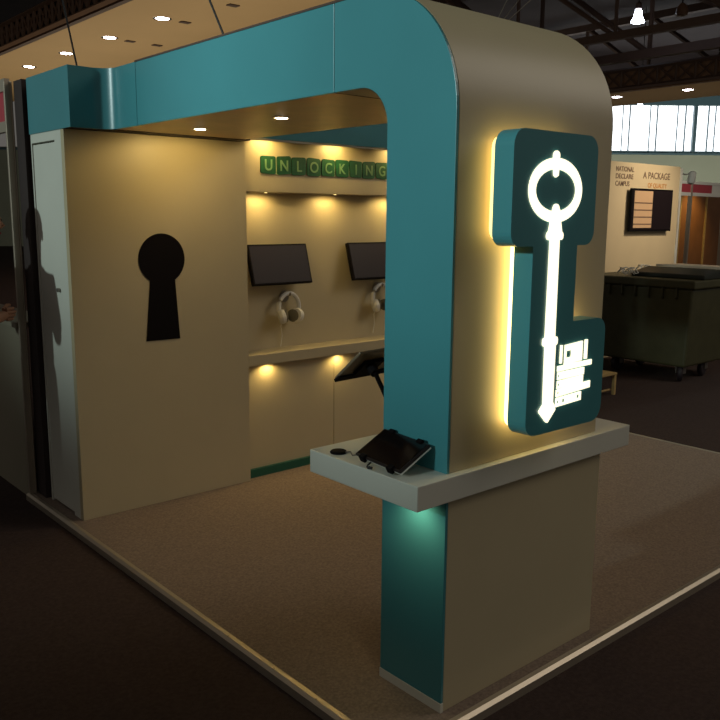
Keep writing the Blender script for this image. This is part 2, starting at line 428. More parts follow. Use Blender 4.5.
for i, ch in enumerate('UNLOCKING'):
    cx = xs0+(xs1-xs0)*i/8
    # ragged dark green block cut to the letter's bulk, pale letter on it
    bm = B(); w, h = .114, .116; zc = 2.066; n = 6
    pts = []
    for (ax, az) in ((-1,-1), (1,-1), (1,1), (-1,1)):
        r = .012+random.random()*.01
        ccx = cx+ax*(w/2-r)+random.uniform(-.003, .003); ccz = zc+az*(h/2-r)+random.uniform(-.004, .004)
        st = math.atan2(az, ax)-PI/4
        pts += arc(ccx, ccz, r, st, st+PI/2, 4)
    prism(bm, pts, 1, YP-.008, YP-.0005)
    tile = obj('letter', bm, M['green'], hp)
    me_o = text_obj('letter_face', ch, .098, (cx, YP-.0105, zc-.035), M['lightgreen'], None, .0015, .0012, .95)
    # sub-parts stay one level deep: join face into the letter mesh
    b2 = B(); b2.from_mesh(tile.data); nf = len(b2.faces)
    me_o.data.transform(Matrix.Translation(-Vector(parent_loc(hp))))
    b2.from_mesh(me_o.data); b2.faces.ensure_lookup_table()
    for f in b2.faces[nf:]: f.material_index = 1
    tile.data.materials.append(M['lightgreen']); b2.to_mesh(tile.data); b2.free()
    bpy.data.objects.remove(me_o)

# monitors tilted back on the recess wall
def monitor(cx, label):
    t = thing('monitor', label, 'screen', (cx, 2.80, 1.42), group='screens in the recess')
    w, h = .485, .275; th = math.radians(16)
    bm = B(); box(bm, -w/2, w/2, -.03, 0, -h/2, h/2)
    T = Matrix.Translation((cx, 2.745, 1.415)) @ Matrix.Rotation(-th, 4, 'X')
    bmesh.ops.transform(bm, matrix=T, verts=bm.verts); obj('casing', bm, M['blackmatt'], t, .004)
    bm = B(); box(bm, -w/2+.012, w/2-.012, -.0315, -.0295, -h/2+.012, h/2-.012)
    bmesh.ops.transform(bm, matrix=T, verts=bm.verts); obj('screen', bm, M['screen'], t)
    bm = B(); box(bm, cx-.06, cx+.06, 2.74, 2.80, 1.36, 1.48); obj('wall_bracket', bm, M['blackmatt'], t)
    return t
mo = monitor(1.262, 'black screen on the display wall, left one beside the keyhole wall')
dup(mo, (1.262+.86, 2.80, 1.42), 'black screen on the display wall, half hidden by the teal column')

def headphones(cx, cz, label):
    t = thing('headphones', label, 'headphones', (cx, 2.8, cz), group='headphones on the display wall')
    y = 2.74
    bm = B(); tube(bm, [(cx+.085*math.cos(a), y+.0, cz+.0+.095*math.sin(a)) for a in [PI*i/16 for i in range(-2, 19)]], .015, 8); obj('headband', bm, M['whiteplastic'], t, smooth=True)
    for s in (-1, 1):
        bm = B(); lathe(bm, [(.012, -.028), (.044, -.025), (.052, -.005), (.046, .016), (.014, .026)], 20, (0,0,0), 0)
        T = Matrix.Translation((cx+s*.062, y-.012, cz-.06)) @ Matrix.Rotation(s*.45, 4, 'Z') @ Matrix.Rotation(s*.2, 4, 'Y')
        bmesh.ops.transform(bm, matrix=T, verts=bm.verts); obj('ear_cup', bm, M['whiteplastic'], t, smooth=True)
        bm = B(); lathe(bm, [(.012, 0), (.042, 0), (.044, .012), (.026, .018)] if s < 0 else [(.026, -.018), (.044, -.012), (.042, 0), (.012, 0)], 20, (0,0,0), 0)
        T = Matrix.Translation((cx+s*.036, y-.004, cz-.06)) @ Matrix.Rotation(s*.45, 4, 'Z')
        bmesh.ops.transform(bm, matrix=T, verts=bm.verts); obj('ear_pad', bm, M['greyplastic'], t, smooth=True)
    bm = B(); tube(bm, [(cx, 2.8, cz+.09), (cx, y-.015, cz+.085), (cx, y-.02, cz+.1)], .007, 8); lathe(bm, [(.04, 0), (.04, .006)], 20, (cx, 2.79, cz+.07), 1)
    obj('hook', bm, M['steel'], t, smooth=True)
    bm = B(); tube(bm, [(cx-.05, y, cz-.08), (cx-.055, y+.02, cz-.13), (cx-.03, 2.78, cz-.2), (cx-.04, 2.785, .85)], .003, 6); obj('cable', bm, M['whiteplastic'], t)
    return t
hpn = headphones(1.345, 1.125, 'white headphones hanging on the display wall under the left screen')
dup(hpn, (1.345+.86, 2.8, 1.135+.01), 'white headphones on the display wall, half hidden by the teal column')

# ------------------------------------------------------------------ stand downlights
def spot(name, loc, target, power, col, size=80, blend=.8, rad=.03):
    l = bpy.data.lights.new(name, 'SPOT'); l.energy = power; l.color = col; l.spot_size = math.radians(size); l.spot_blend = blend; l.shadow_soft_size = rad
    o = bpy.data.objects.new(name, l); COL.objects.link(o); o.location = loc
    o.rotation_euler = (Vector(target)-Vector(loc)).to_track_quat('-Z', 'Y').to_euler(); return o
WARM = (1, .71, .25)
a = downlight('recessed downlight in the beam soffit, close to the keyhole wall', .34, 2.15, HB+.005, .036, 'dl', 'downlights under the beam')
dup(a, (.35, 1.424, HB+.005), 'recessed downlight in the beam soffit, nearer the column')
spot('lamp_soffit', (.42, 2.22, HB-.02), (.44, 2.5, 1.2), 7, WARM, 172, .35, .03)
spot('lamp_soffit', (.35, 1.424, HB-.03), (.35, 1.43, 0), 5, WARM, 110, 1, .02)
wl = ['leftmost', 'second from left', 'third from left', 'fourth from left', 'fifth from left']
for i in range(4):
    x = 1.10+i*.58
    if i < 3: downlight('warm cabinet light above the green lettering, %s' % wl[i], x, 2.565, 2.235, .012, 'dls', 'lights above the lettering')
    spot('lamp_lettering', (x, 2.57, 2.225), (x, 2.64, 2.0), 3.6, WARM, 172, .4, .03)
for i in range(4):
    x = 1.13+i*.58
    if i < 3: downlight('warm light under the lettering panel over the screens, %s' % wl[i], x, 2.69, 1.893, .012, 'dls', 'lights under the lettering panel')
    spot('lamp_recess', (x, 2.69, 1.885), (x, 2.74, 1.5), 4.2, WARM, 172, .4, .04)
for i in range(4):
    x = 1.11+i*.61
    if i < 3: downlight('warm light under the display wall shelf, %s' % wl[i], x, 2.649, .772, .012, 'dls', 'lights under the shelf')
    spot('lamp_shelf', (x, 2.640, .764), (x, 2.66, .3), 2.2, WARM, 165, .6, .015)
spot('lamp_counter', (-.09, .12, TB-.02), (0.0, .12, .6), 1.6, (1, .9, .5), 140, 1, .03)

# ------------------------------------------------------------------ key sign
ks = thing('key_sign', 'teal backlit sign box with a glowing white antique key on the column', 'sign', (.4, -.09, 1.5))
SY0, SY1 = -.13, -.052
def rounded(poly, radii, n=6):
    out = []
    N = len(poly)
    for i in range(N):
        p = Vector(poly[i]); a = (Vector(poly[i-1])-p).normalized(); b_ = (Vector(poly[(i+1) % N])-p).normalized(); r = radii[i]
        if r == 0: out.append(tuple(p)); continue
        ang = a.angle(b_); dd = r/math.tan(ang/2); p0 = p+a*dd; p1 = p+b_*dd
        c = p+(a+b_).normalized()*(r/math.sin(ang/2))
        s = math.atan2(p0.y-c.y, p0.x-c.x); e = math.atan2(p1.y-c.y, p1.x-c.x); de = (e-s+PI) % (2*PI)-PI
        out += [(c.x+r*math.cos(s+de*k/n), c.y+r*math.sin(s+de*k/n)) for k in range(n+1)]
    return out
L = [(.128, 2.038), (.614, 2.038), (.614, 1.652), (.517, 1.652), (.517, 1.388), (.718, 1.388), (.718, 1.018), (.252, 1.012), (.252, 1.652), (.128, 1.652)]
rad = [.055, .055, .05, 0, 0, .05, .06, .05, 0, .045]
bm = B(); r5 = [.055, .055, .05, .045]
prism(bm, rounded([(.128, 2.026), (.594, 2.026), (.594, 1.652), (.128, 1.652)], r5), 1, SY0, SY1)
prism(bm, [(.247, 1.652), (.497, 1.652), (.497, 1.385), (.247, 1.385)], 1, SY0, SY1)
prism(bm, rounded([(.247, 1.385), (.704, 1.385), (.704, .994), (.247, .998)], [0, .05, .06, .05]), 1, SY0, SY1)
obj('box_body', bm, M['teal'], ks, label='teal sign box')
Li = [(.148, 2.018), (.594, 2.018), (.594, 1.672), (.497, 1.672), (.497, 1.368), (.698, 1.368), (.698, 1.038), (.272, 1.032), (.272, 1.672), (.148, 1.672)]
bm = B()
prism(bm, rounded([(.146, 2.008), (.576, 2.008), (.576, 1.67), (.146, 1.67)], [.04]*4), 1, SY1+.0005, -.024)
obj('backlight', bm, M['led_h'], ks, label='warm light panel behind the head of the box')
bm = B()
prism(bm, [(.262, 1.669), (.482, 1.669), (.482, 1.373), (.262, 1.373)], 1, SY1+.0005, -.024)
prism(bm, rounded([(.262, 1.373), (.689, 1.373), (.689, 1.012), (.262, 1.014)], [0, .04, .04, .04]), 1, SY1+.0005, -.024)
obj('backlight', bm, M['led_y'], ks, label='brighter light panel behind the stem of the box')
bm = B()
for (x, z) in ((.3, 1.9), (.45, 1.9), (.4, 1.5), (.45, 1.1)): lathe(bm, [(.012, SY1), (.012, 0)], 10, (x, 0, z), 1)
obj('standoffs', bm, M['steel'], ks)
# the glowing key
G0, G1 = SY0-.005, SY0-.0003
bm = B()
cx, cz = .354, 1.836; NO = 48
ro, ri = (.152, .108), (.113, .066)   # (x radius, z radius)
oo = []; ii = []
for k in range(NO+1):
    a = PI/2+2*PI*k/NO; w = abs(math.sin(a))**2
    oo.append((cx+.147*math.cos(a), cz+.106*math.sin(a)))
    ii.append((cx+.112*math.cos(a), cz+(.069)*math.sin(a)))
# slit the ring so the band stays simple
def flat_band(o_, i_):
    va = [[bm.verts.new((p[0], y, p[1])) for p in L_[:-1]] for L_ in (o_, i_) for y in (G0, G1)]
    oa, ob2, ia, ib = va; n = len(oa)
    for i in range(n):
        j = (i+1) % n
        bm.faces.new((oa[i], oa[j], ia[j], ia[i])); bm.faces.new((oa[i], ob2[i], ob2[j], oa[j])); bm.faces.new((ia[i], ia[j], ib[j], ib[i]))
flat_band(oo, ii)
obj('key_ring', bm, M['led_w'], ks, label='glowing oval bow of the key')
bm = B()
def P2(pts): prism(bm, pts, 1, G0, G1)
dy = .0
prism(bm, arc(.347, 1.948, .017, 0, 2*PI, 16)[:-1], 1, G0-.001, G1)      # knob on top
obj('key_knob', bm, M['led_w'], ks)
bm = B(); prism(bm, [(.333, 1.925), (.363, 1.925), (.36, 1.885), (.347, 1.878), (.336, 1.885)], 1, G0-.0015, G1)
obj('key_spike', bm, M['led_w'], ks)
bm = B()
prism(bm, arc(.358, 1.775, .017, 0, 2*PI, 16)[:-1], 1, G0-.001, G1)
prism(bm, [(.340, 1.775), (.376, 1.775), (.384, 1.74), (.394, 1.70), (.322, 1.70), (.332, 1.74)], 1, G0-.002, G1)
prism(bm, rounded([(.312, 1.672), (.402, 1.672), (.402, 1.70), (.312, 1.70)], [.012]*4, 4), 1, G0-.0025, G1)
prism(bm, [(.333, 1.68), (.384, 1.68), (.386, 1.33), (.331, 1.33)], 1, G0-.001, G1)
prism(bm, rounded([(.318, 1.31), (.400, 1.31), (.400, 1.34), (.318, 1.34)], [.010]*4, 4), 1, G0-.0025, G1)
prism(bm, [(.332, 1.315), (.392, 1.315), (.392, 1.095), (.336, 1.095)], 1, G0-.001, G1)
prism(bm, rounded([(.312, 1.082), (.336, 1.105), (.394, 1.105), (.408, 1.078), (.362, 1.034)], [.006]*5, 3), 1, G0-.002, G1)
obj('key_stem', bm, M['led_w'], ks, label='glowing stem with two collars and a pointed tip')
bm = B()
def slab(x0, x1, z0, z1, dz=0, holes=()):
    """quad leaning by dz at its right end, split round square holes"""
    fx = lambda x: .412+(x-.424)*.90
    fz = lambda z: 1.198+(z-1.195)*.84
    x0, x1, z0, z1 = fx(x0), fx(x1), fz(z0), fz(z1); holes = [(fx(h), s_) for h, s_ in holes]
    cuts = sorted(holes); cur = x0
    def q(a, b_, c0, c1):
        t0 = (a-x0)/(x1-x0)*dz; t1 = (b_-x0)/(x1-x0)*dz
        prism(bm, [(a, c0+t0), (b_, c0+t1), (b_, c1+t1), (a, c1+t0)], 1, G0, G1)
    for (h, s) in cuts:
        q(cur, h-s, z0, z1); zm = (z0+z1)/2
        q(h-s, h+s, z0, zm-s*.8); q(h-s, h+s, zm+s*.8, z1); cur = h+s
    q(cur, x1, z0, z1)
slab(.438, .450, 1.245, 1.322)
slab(.468, .585, 1.236, 1.320, .006, ((.495, .016),))
slab(.603, .620, 1.246, 1.330)
slab(.425, .655, 1.212, 1.234, .004)
slab(.428, .605, 1.176, 1.207, .002, ((.436, .007),))
slab(.428, .600, 1.138, 1.170, .004, ((.437, .007),))
slab(.424, .652, 1.103, 1.133, .010, ((.437, .007),))
slab(.424, .592, 1.060, 1.097, .006, ((.437, .007), (.474, .009), (.573, .009)))
obj('key_bit', bm, M['led_w'], ks, label='glowing slotted bit of the key')

# ------------------------------------------------------------------ tablet on the counter
tb = thing('tablet', 'black tablet propped on the counter against the teal column', 'tablet', (-.04, .21, TZ))
ax = Vector((.133, -.010, .072)).normalized(); ay = Vector((.03, 1, 0)); ay = (ay-ax*ay.dot(ax)).normalized(); an = ax.cross(ay)
if an.z < 0: an = -an
T = Matrix(((ax.x, ay.x, an.x, -.150), (ax.y, ay.y, an.y, .190), (ax.z, ay.z, an.z, .915), (0,0,0,1)))
def tbx(name, dims, m, bev=0, **k):
    bm = B(); box(bm, *dims); bmesh.ops.transform(bm, matrix=T, verts=bm.verts); return obj(name, bm, m, tb, bev, **k)
tw = .152; tl = .123
tbx('casing', (0, tw, -tl, tl, -.012, 0), M['bezel'], .004)
tbx('glass', (.008, tw-.008, -tl+.008, tl-.008, 0, .0012), M['black'])
tbx('back_cover', (.002, tw-.002, -tl-.002, tl-.002, -.016, -.012), M['whiteplastic'], .001)
for s in (-1, 1):
    tbx('clamp', (tw-.012, tw+.004, s*.075-.014, s*.075+.014, -.018, .007), M['blackmatt'], .003)
    tbx('clamp', (-.01, .012, s*.075-.014, s*.075+.014, -.018, .007), M['blackmatt'], .003)
bm = B(); box(bm, -.105, -.04, .14, .24, TZ, TZ+.012); tube(bm, [(-.075, .19, TZ+.01), (-.07, .19, .93)], .014, 10); obj('stand_foot', bm, M['blackmatt'], tb, .002)
pk = tag(None or (lambda: (lambda bm: (lathe(bm, [(.03, 0), (.032, .004), (.028, .009), (.01, .011)], 24, (-.118, .432, TZ)), obj('cable_puck', bm, M['blackmatt'], None, smooth=True))[1])(B()))(), 'flat round black puck at the left end of the counter', 'cable holder')
bm = B(); tube(bm, [(-.105, .405, TZ+.006), (-.10, .385, TZ+.012), (-.112, .36, TZ+.006), (-.108, .34, TZ+.012), (-.112, .325, .903)], .003, 6)
tag(obj('tether_cable', bm, M['steel']), 'short coiled tether from the black puck to the tablet', 'cable')
bm = B(); tube(bm, [(-.135, .23, .905), (-.15, .235, .893), (-.162, .225, .892), (-.155, .205, .893), (-.163, .20, .892), (-.166, .215, .891), (-.15, .225, .891)], .003, 6)
tag(obj('looped_cable', bm, M['cord']), 'small loop of black cable at the front of the tablet', 'cable')

# tablet on an arm behind the column
t2 = thing('mounted_tablet', 'black tablet seen from behind on a thin arm beside the column', 'tablet', (.225, .44, TZ))
w2, h2 = .27, .19
vx = Vector((1, 0, .02)).normalized(); vy = Vector((0, -.14, .115)).normalized(); vn = vx.cross(vy)
T2 = Matrix(((vx.x, vy.x, vn.x, -.012), (vx.y, vy.y, vn.y, .585), (vx.z, vy.z, vn.z, 1.128), (0,0,0,1)))
def t2b(name, dims, m, bev=0, **k):
    bm = B(); box(bm, *dims); bmesh.ops.transform(bm, matrix=T2, verts=bm.verts); return obj(name, bm, m, t2, bev, **k)
t2b('casing', (0, w2, 0, h2, -.006, .006), M['shell'], .004)
t2b('glass', (.01, w2-.01, .01, h2-.01, -.0075, -.006), M['black'])
t2b('frame_rail', (0, w2, -.008, .03, -.002, .012), M['blackmatt'], .003)
t2b('mount_plate', (.06, .16, .04, .13, .006, .02), M['blackmatt'], .003)
bm = B(); tube(bm, [(.095, .50, 1.185), (.085, .475, 1.170), (.082, .455, 1.158)], .02, 10); obj('ball_joint', bm, M['blackmatt'], t2, smooth=True)
bm = B(); tube(bm, [(.080, .456, 1.162), (.134, .45, 1.06), (.225, .44, TZ+.006)], .009, 10); lathe(bm, [(.045, 0), (.045, .006), (.02, .012)], 20, (.225, .44, TZ)); obj('arm', bm, M['blackmatt'], t2, smooth=True)

# ------------------------------------------------------------------ suspension wires
def wire(pts, label, r=.006, m='cord', group=None):
    bm = B(); tube(bm, pts, r, 6); return tag(obj('suspension_wire', bm, M[m]), label, 'wire', group)
p0, p1 = ray(222, 35, 0, 0), ray(208, 0, 0, 0); dvec = (p1-p0).normalized()
wire([p0+Vector((.01, 0, -.002)), p0+dvec*2.6], 'dark suspension cable rising from the middle of the teal beam', .005)
p0, p1 = ray(78, 65, 1, 2.7), ray(64, 0, 1, 2.7); dvec = (p1-p0).normalized()
p0.z = H-.005
wire([p0, p0+dvec*2.6], 'dark suspension cable rising behind the curved teal header corner', .005)
for u, l in ((540, 'left'), (548, 'middle'), (556, 'right')):
    b0 = Vector((.86, .62, H-.002)); dirv = ray(u, 0, 1, .6)-ray(527, 27, 1, .6)
    wire([b0, b0+dirv.normalized()*2.4], 'thin steel wire above the cream column top, %s of three' % l, .0018, 'wire')

# ------------------------------------------------------------------ waste container
bn = thing('waste_container', 'large dark green wheeled waste container on the hall carpet', 'waste bin', (6.9, 3.05, FZ))
bx0, bx1, by0, by1 = 6.45, 7.45, 2.45, 3.75
bm = B()
zt, zb = 1.09, .13; tp = .05
def frust(x0, x1, y0, y1, z0, z1, t):
    lo = [(x0+t, y0+t, z0), (x1-t, y0+t, z0), (x1-t, y1-t, z0), (x0+t, y1-t, z0)]
    hi = [(x0, y0, z1), (x1, y0, z1), (x1, y1, z1), (x0, y1, z1)]
    a = [bm.verts.new(p) for p in lo]; b_ = [bm.verts.new(p) for p in hi]
    bm.faces.new(a[::-1]); bm.faces.new(b_)
    for i in range(4): bm.faces.new((a[i], a[(i+1) % 4], b_[(i+1) % 4], b_[i]))
frust(bx0, bx1, by0, by1, zb, 1.0, tp); obj('body', bm, M['bin'], bn, .03, seg=3)
boxo('rim', (bx0-.04, bx1+.04, by0-.04, by1+.04, 1.0, zt), M['bin'], bn, .015, label='overhanging rim')
for i in range(7):
    y = by0+.16+i*.165
    bm = B(); prism(bm, [(bx0-.032, .9), (bx0-.032, 1.0), (bx0+.02, 1.0), (bx0+.02, .86)], 1, y, y+.02)
    obj('rib', bm, M['bin'], bn)
lid = B(); prism(lid, [(bx0+.18, zt), (bx0+.18, zt+.05), (bx0+.55, zt+.1), (bx1+.03, zt+.05), (bx1+.03, zt)], 1, by0-.03, by1-.45); 
obj('lid', lid, M['binlid'], bn, .012, label='dark domed lid')
for (wx, wy) in ((6.66, 3.42), (7.18, 3.42), (6.60, 2.60), (7.10, 2.60)):
    c = B(); lathe(c, [(.02, -.03), (.085, -.028), (.1, -.015), (.1, .015), (.085, .028), (.02, .03)], 20, (0,0,0), 1)
    bmesh.ops.transform(c, matrix=Matrix.Translation((wx, wy, FZ+.1)) @ Matrix.Rotation(random.uniform(-.5, .5), 4, 'Z'), verts=c.verts)
    cs = obj('caster', c, M['rubber'], bn, smooth=True)
    f = B(); box(f, wx-.02, wx+.05, wy-.045, wy-.035, FZ+.09, zb+.005); box(f, wx-.02, wx+.05, wy+.035, wy+.045, FZ+.09, zb+.005); box(f, wx-.04, wx+.06, wy-.05, wy+.05, zb-.01, zb+.01); obj('fork', f, M['steel'], cs)
bm = B(); box(bm, bx0+.55, bx1+.1, by0-.1, by1-.55, zt+.104, zt+.128); bmesh.ops.rotate(bm, verts=bm.verts, cent=(6.9, 3, 1.2), matrix=Matrix.Rotation(.02, 3, 'Y'))
tag(obj('board_sheet', bm, M['board']), 'pale flat board lying on top of the waste container', 'board')
def coil(cx, cy, cz, s, label):
    bm = B(); pts = []
    for i in range(46):
        a = i*.42; rr = s*(1+.25*math.sin(i*1.7)); pts.append((cx+rr*math.cos(a), cy+rr*1.2*math.sin(a)+i*.002, cz+.01+abs(math.sin(i*.55))*s*1.2))
    tube(bm, pts, .006, 5); tag(obj('cable_tangle', bm, M['whiteplastic']), label, 'cable')
coil(6.55, 3.25, zt+.004, .07, 'tangle of pale wire on the waste container rim, left of the lid')
coil(7.38, 3.52, zt+.004, .06, 'small tangle of pale wire at the back of the waste container rim')

# low wooden frame by the container
cr = thing('wooden_crate', 'small low pale wood frame on the hall floor behind the column', 'crate', (5.4, 2.75, FZ))
cx0, cx1, cy0, cy1 = 5.08, 5.42, 2.66, 3.0
boxo('top_panel', (cx0, cx1, cy0, cy1, .17, .19), M['crate'], cr, .002)
for x in (cx0+.02, cx1-.02):
    for y in (cy0+.02, cy1-.02): boxo('leg', (x-.015, x+.015, y-.015, y+.015, FZ, .17), M['crate'], cr)
bm = B(); tube(bm, [(cx0, cy0+.05, .01), (cx1, cy0+.05, .01)], .012, 6); obj('cross_bar', bm, M['crate'], cr)

# ------------------------------------------------------------------ poster stand
ps = thing('poster_panel_stand', 'cream poster panel behind the waste container with a wall-mounted screen', 'display panel', (8.0, 4.03, FZ))
XR = 8.9
pb = boxo('panel', (6.6, XR, 4.0, 4.06, FZ, 2.44), M['poster'], ps, .002)
boxo('edge_post', (XR, XR+.045, 3.985, 4.06, FZ, 2.42), M['whiteplastic'], ps, label='bright aluminium edge post')
boxo('return_wall', (XR-.01, XR+.03, 4.06, 6.0, FZ, 2.42), M['poster'], ps)
def ptext(s, size, x, z, m, sx=1.0):
    me = text_mesh(s, size, .001, .0015); x0_ = min(v.co.x for v in me.vertices)
    me.transform(Matrix.Translation(Vector((x, 3.9985, z))) @ Matrix.Rotation(PI/2, 4, 'X') @ Matrix.Diagonal((sx, 1, 1, 1)) @ Matrix.Translation((-x0_, 0, 0)))
    me.transform(Matrix.Translation(-parent_loc(pb))); me.materials.append(M[m])
    o = bpy.data.objects.new('lettering', me); COL.objects.link(o); o.parent = pb; return o
ptext('NATIONAL', .085, 7.31, 2.325, 'ink', .98)
ptext('DECLARE', .085, 7.31, 2.235, 'ink', 1.15)
ptext('CAMPUS', .085, 7.31, 2.145, 'ink', 1.0)
ptext('A PACKAGE', .12, 7.95, 2.255, 'ink', 1.05)
ptext('OF QUALITY', .085, 8.08, 2.14, 'inko', 1.0)
tv = thing('television', 'dark flat screen mounted on the cream poster panel', 'screen', (8.15, 3.95, 1.85))
boxo('casing', (7.60, 8.62, 3.93, 3.965, 1.575, 2.12), M['blackmatt'], tv, .005)
boxo('screen', (7.625, 8.60, 3.928, 3.931, 1.60, 2.10), M['screen'], tv)
boxo('wall_mount', (7.9, 8.3, 3.965, 4.0, 1.7, 2.0), M['blackmatt'], tv)
M['reflection'] = mat('painted_screen_reflection', (200,160,120), .5, emit=(196,160,118), estr=.18)  # screen's reflection painted as a pale, weakly glowing colour
boxo('screen_reflection', (7.66, 8.1, 3.925, 3.928, 1.62, 2.09), M['reflection'], tv, label='pale reflection on the left of the screen, put in as a glowing sheet')
for i in range(4): boxo('reflection_line', (7.66, 8.1, 3.923, 3.9252, 1.66+i*.09, 1.675+i*.09), M['ink'], tv)
# ------------------------------------------------------------------ red-signed stand on the far right
rs = thing('exhibition_stand', 'brown panelled exhibition stand with a red name strip, far right', 'stand', (12, 5.2, FZ))
boxo('rail', (10.0, 13.2, 4.98, 5.02, 2.30, 2.345), M['whiteplastic'], rs)
boxo('rail', (10.0, 13.2, 4.98, 5.02, 2.11, 2.165), M['whiteplastic'], rs)
boxo('name_strip', (10.0, 11.86, 4.99, 5.01, 2.165, 2.30), M['red'], rs, label='red name strip')
boxo('name_strip', (11.86, 13.2, 4.99, 5.01, 2.165, 2.30), M['whiteplastic'], rs, label='pale end of the name strip')
for x in (11.15, 12.35): boxo('post', (x-.02, x+.02, 4.97, 5.03, FZ, 2.35), M['alu'], rs)
for i in range(5): boxo('panel', (10.73+i*1.0, 11.70+i*1.0, 6.0, 6.03, FZ, 2.3), M['brownpanel'], rs)
for i in range(5): boxo('panel_post', (10.695+i*1.0, 10.73+i*1.0, 5.97, 6.03, FZ, 2.3), M['crate'], rs)
al = thing('arm_spotlight', 'white arm spotlight sticking out above the red name strip', 'lamp', (10.95, 4.95, 2.4))
pA, pB = ray(679, 174, 1, 4.9), ray(691, 174.5, 1, 4.6)
bm = B(); tube(bm, [(pA.x, 5.0, 2.34), (pA.x, 4.95, pA.z), pA, pB], .012, 6); obj('arm', bm, M['whiteplastic'], al)
bm = B(); lathe(bm, [(.03, .1), (.055, .08), (.06, -.04), (.045, -.09), (.01, -.1)], 16, (0,0,0)); bmesh.ops.transform(bm, matrix=Matrix.Translation(pB+Vector((.03, 0, -.05))) @ Matrix.Rotation(.2, 4, 'Y'), verts=bm.verts)
obj('lamp_head', bm, M['whiteplastic'], al, smooth=True)
spot('lamp_stand', (13.0, 5.4, 2.4), (13.1, 6.0, 1.6), 40, WARM, 90, 1, .05)
spot('lamp_arm', (pB.x+.05, 4.3, 2.5), (11.5, 5.0, 2.22), 9, (1, .9, .75), 100, 1, .05)
spot('lamp_poster', (8.2, 2.4, 3.0), (8.0, 4.0, 1.8), 110, (1, .84, .62), 80, 1, .1)

# ------------------------------------------------------------------ neighbouring stand on the left
ns = thing('neighbour_stand', 'neighbouring stand with a red name strip at the left frame edge', 'stand', (-.3, 4.2, FZ))
X = -.25
pst = B(); box(pst, X-.03, X+.01, 3.28, 3.32, FZ, 2.5)
for s in (-.035, .0): box(pst, X+s-.004, X+s+.004, 3.27, 3.28, FZ, 2.5)
obj('post', pst, M['alu'], ns, .003)
boxo('rail', (X-.02, X+.01, 3.32, 5.4, 2.45, 2.52), M['alu'], ns)
boxo('rail', (X-.02, X+.01, 3.32, 5.4, 2.22, 2.28), M['alu'], ns)
boxo('name_strip', (X-.01, X, 3.32, 5.4, 2.28, 2.45), M['red'], ns, label='red name strip')
boxo('party_wall', (X+.015, -.18, 3.14, 3.27, FZ, 2.5), M['darkpanel'], ns, label='dark brown party panel')
boxo('counter_infill', (X-.02, X+.005, 3.32, 5.4, FZ, 1.05), M['greypanel'], ns, label='grey counter front')
boxo('counter_shelf', (X-.04, X+.25, 3.33, 5.4, 1.05, 1.08), M['greypanel'], ns)
boxo('back_panel', (.6, .63, 3.32, 5.4, FZ, 2.5), M['darkpanel'], ns)

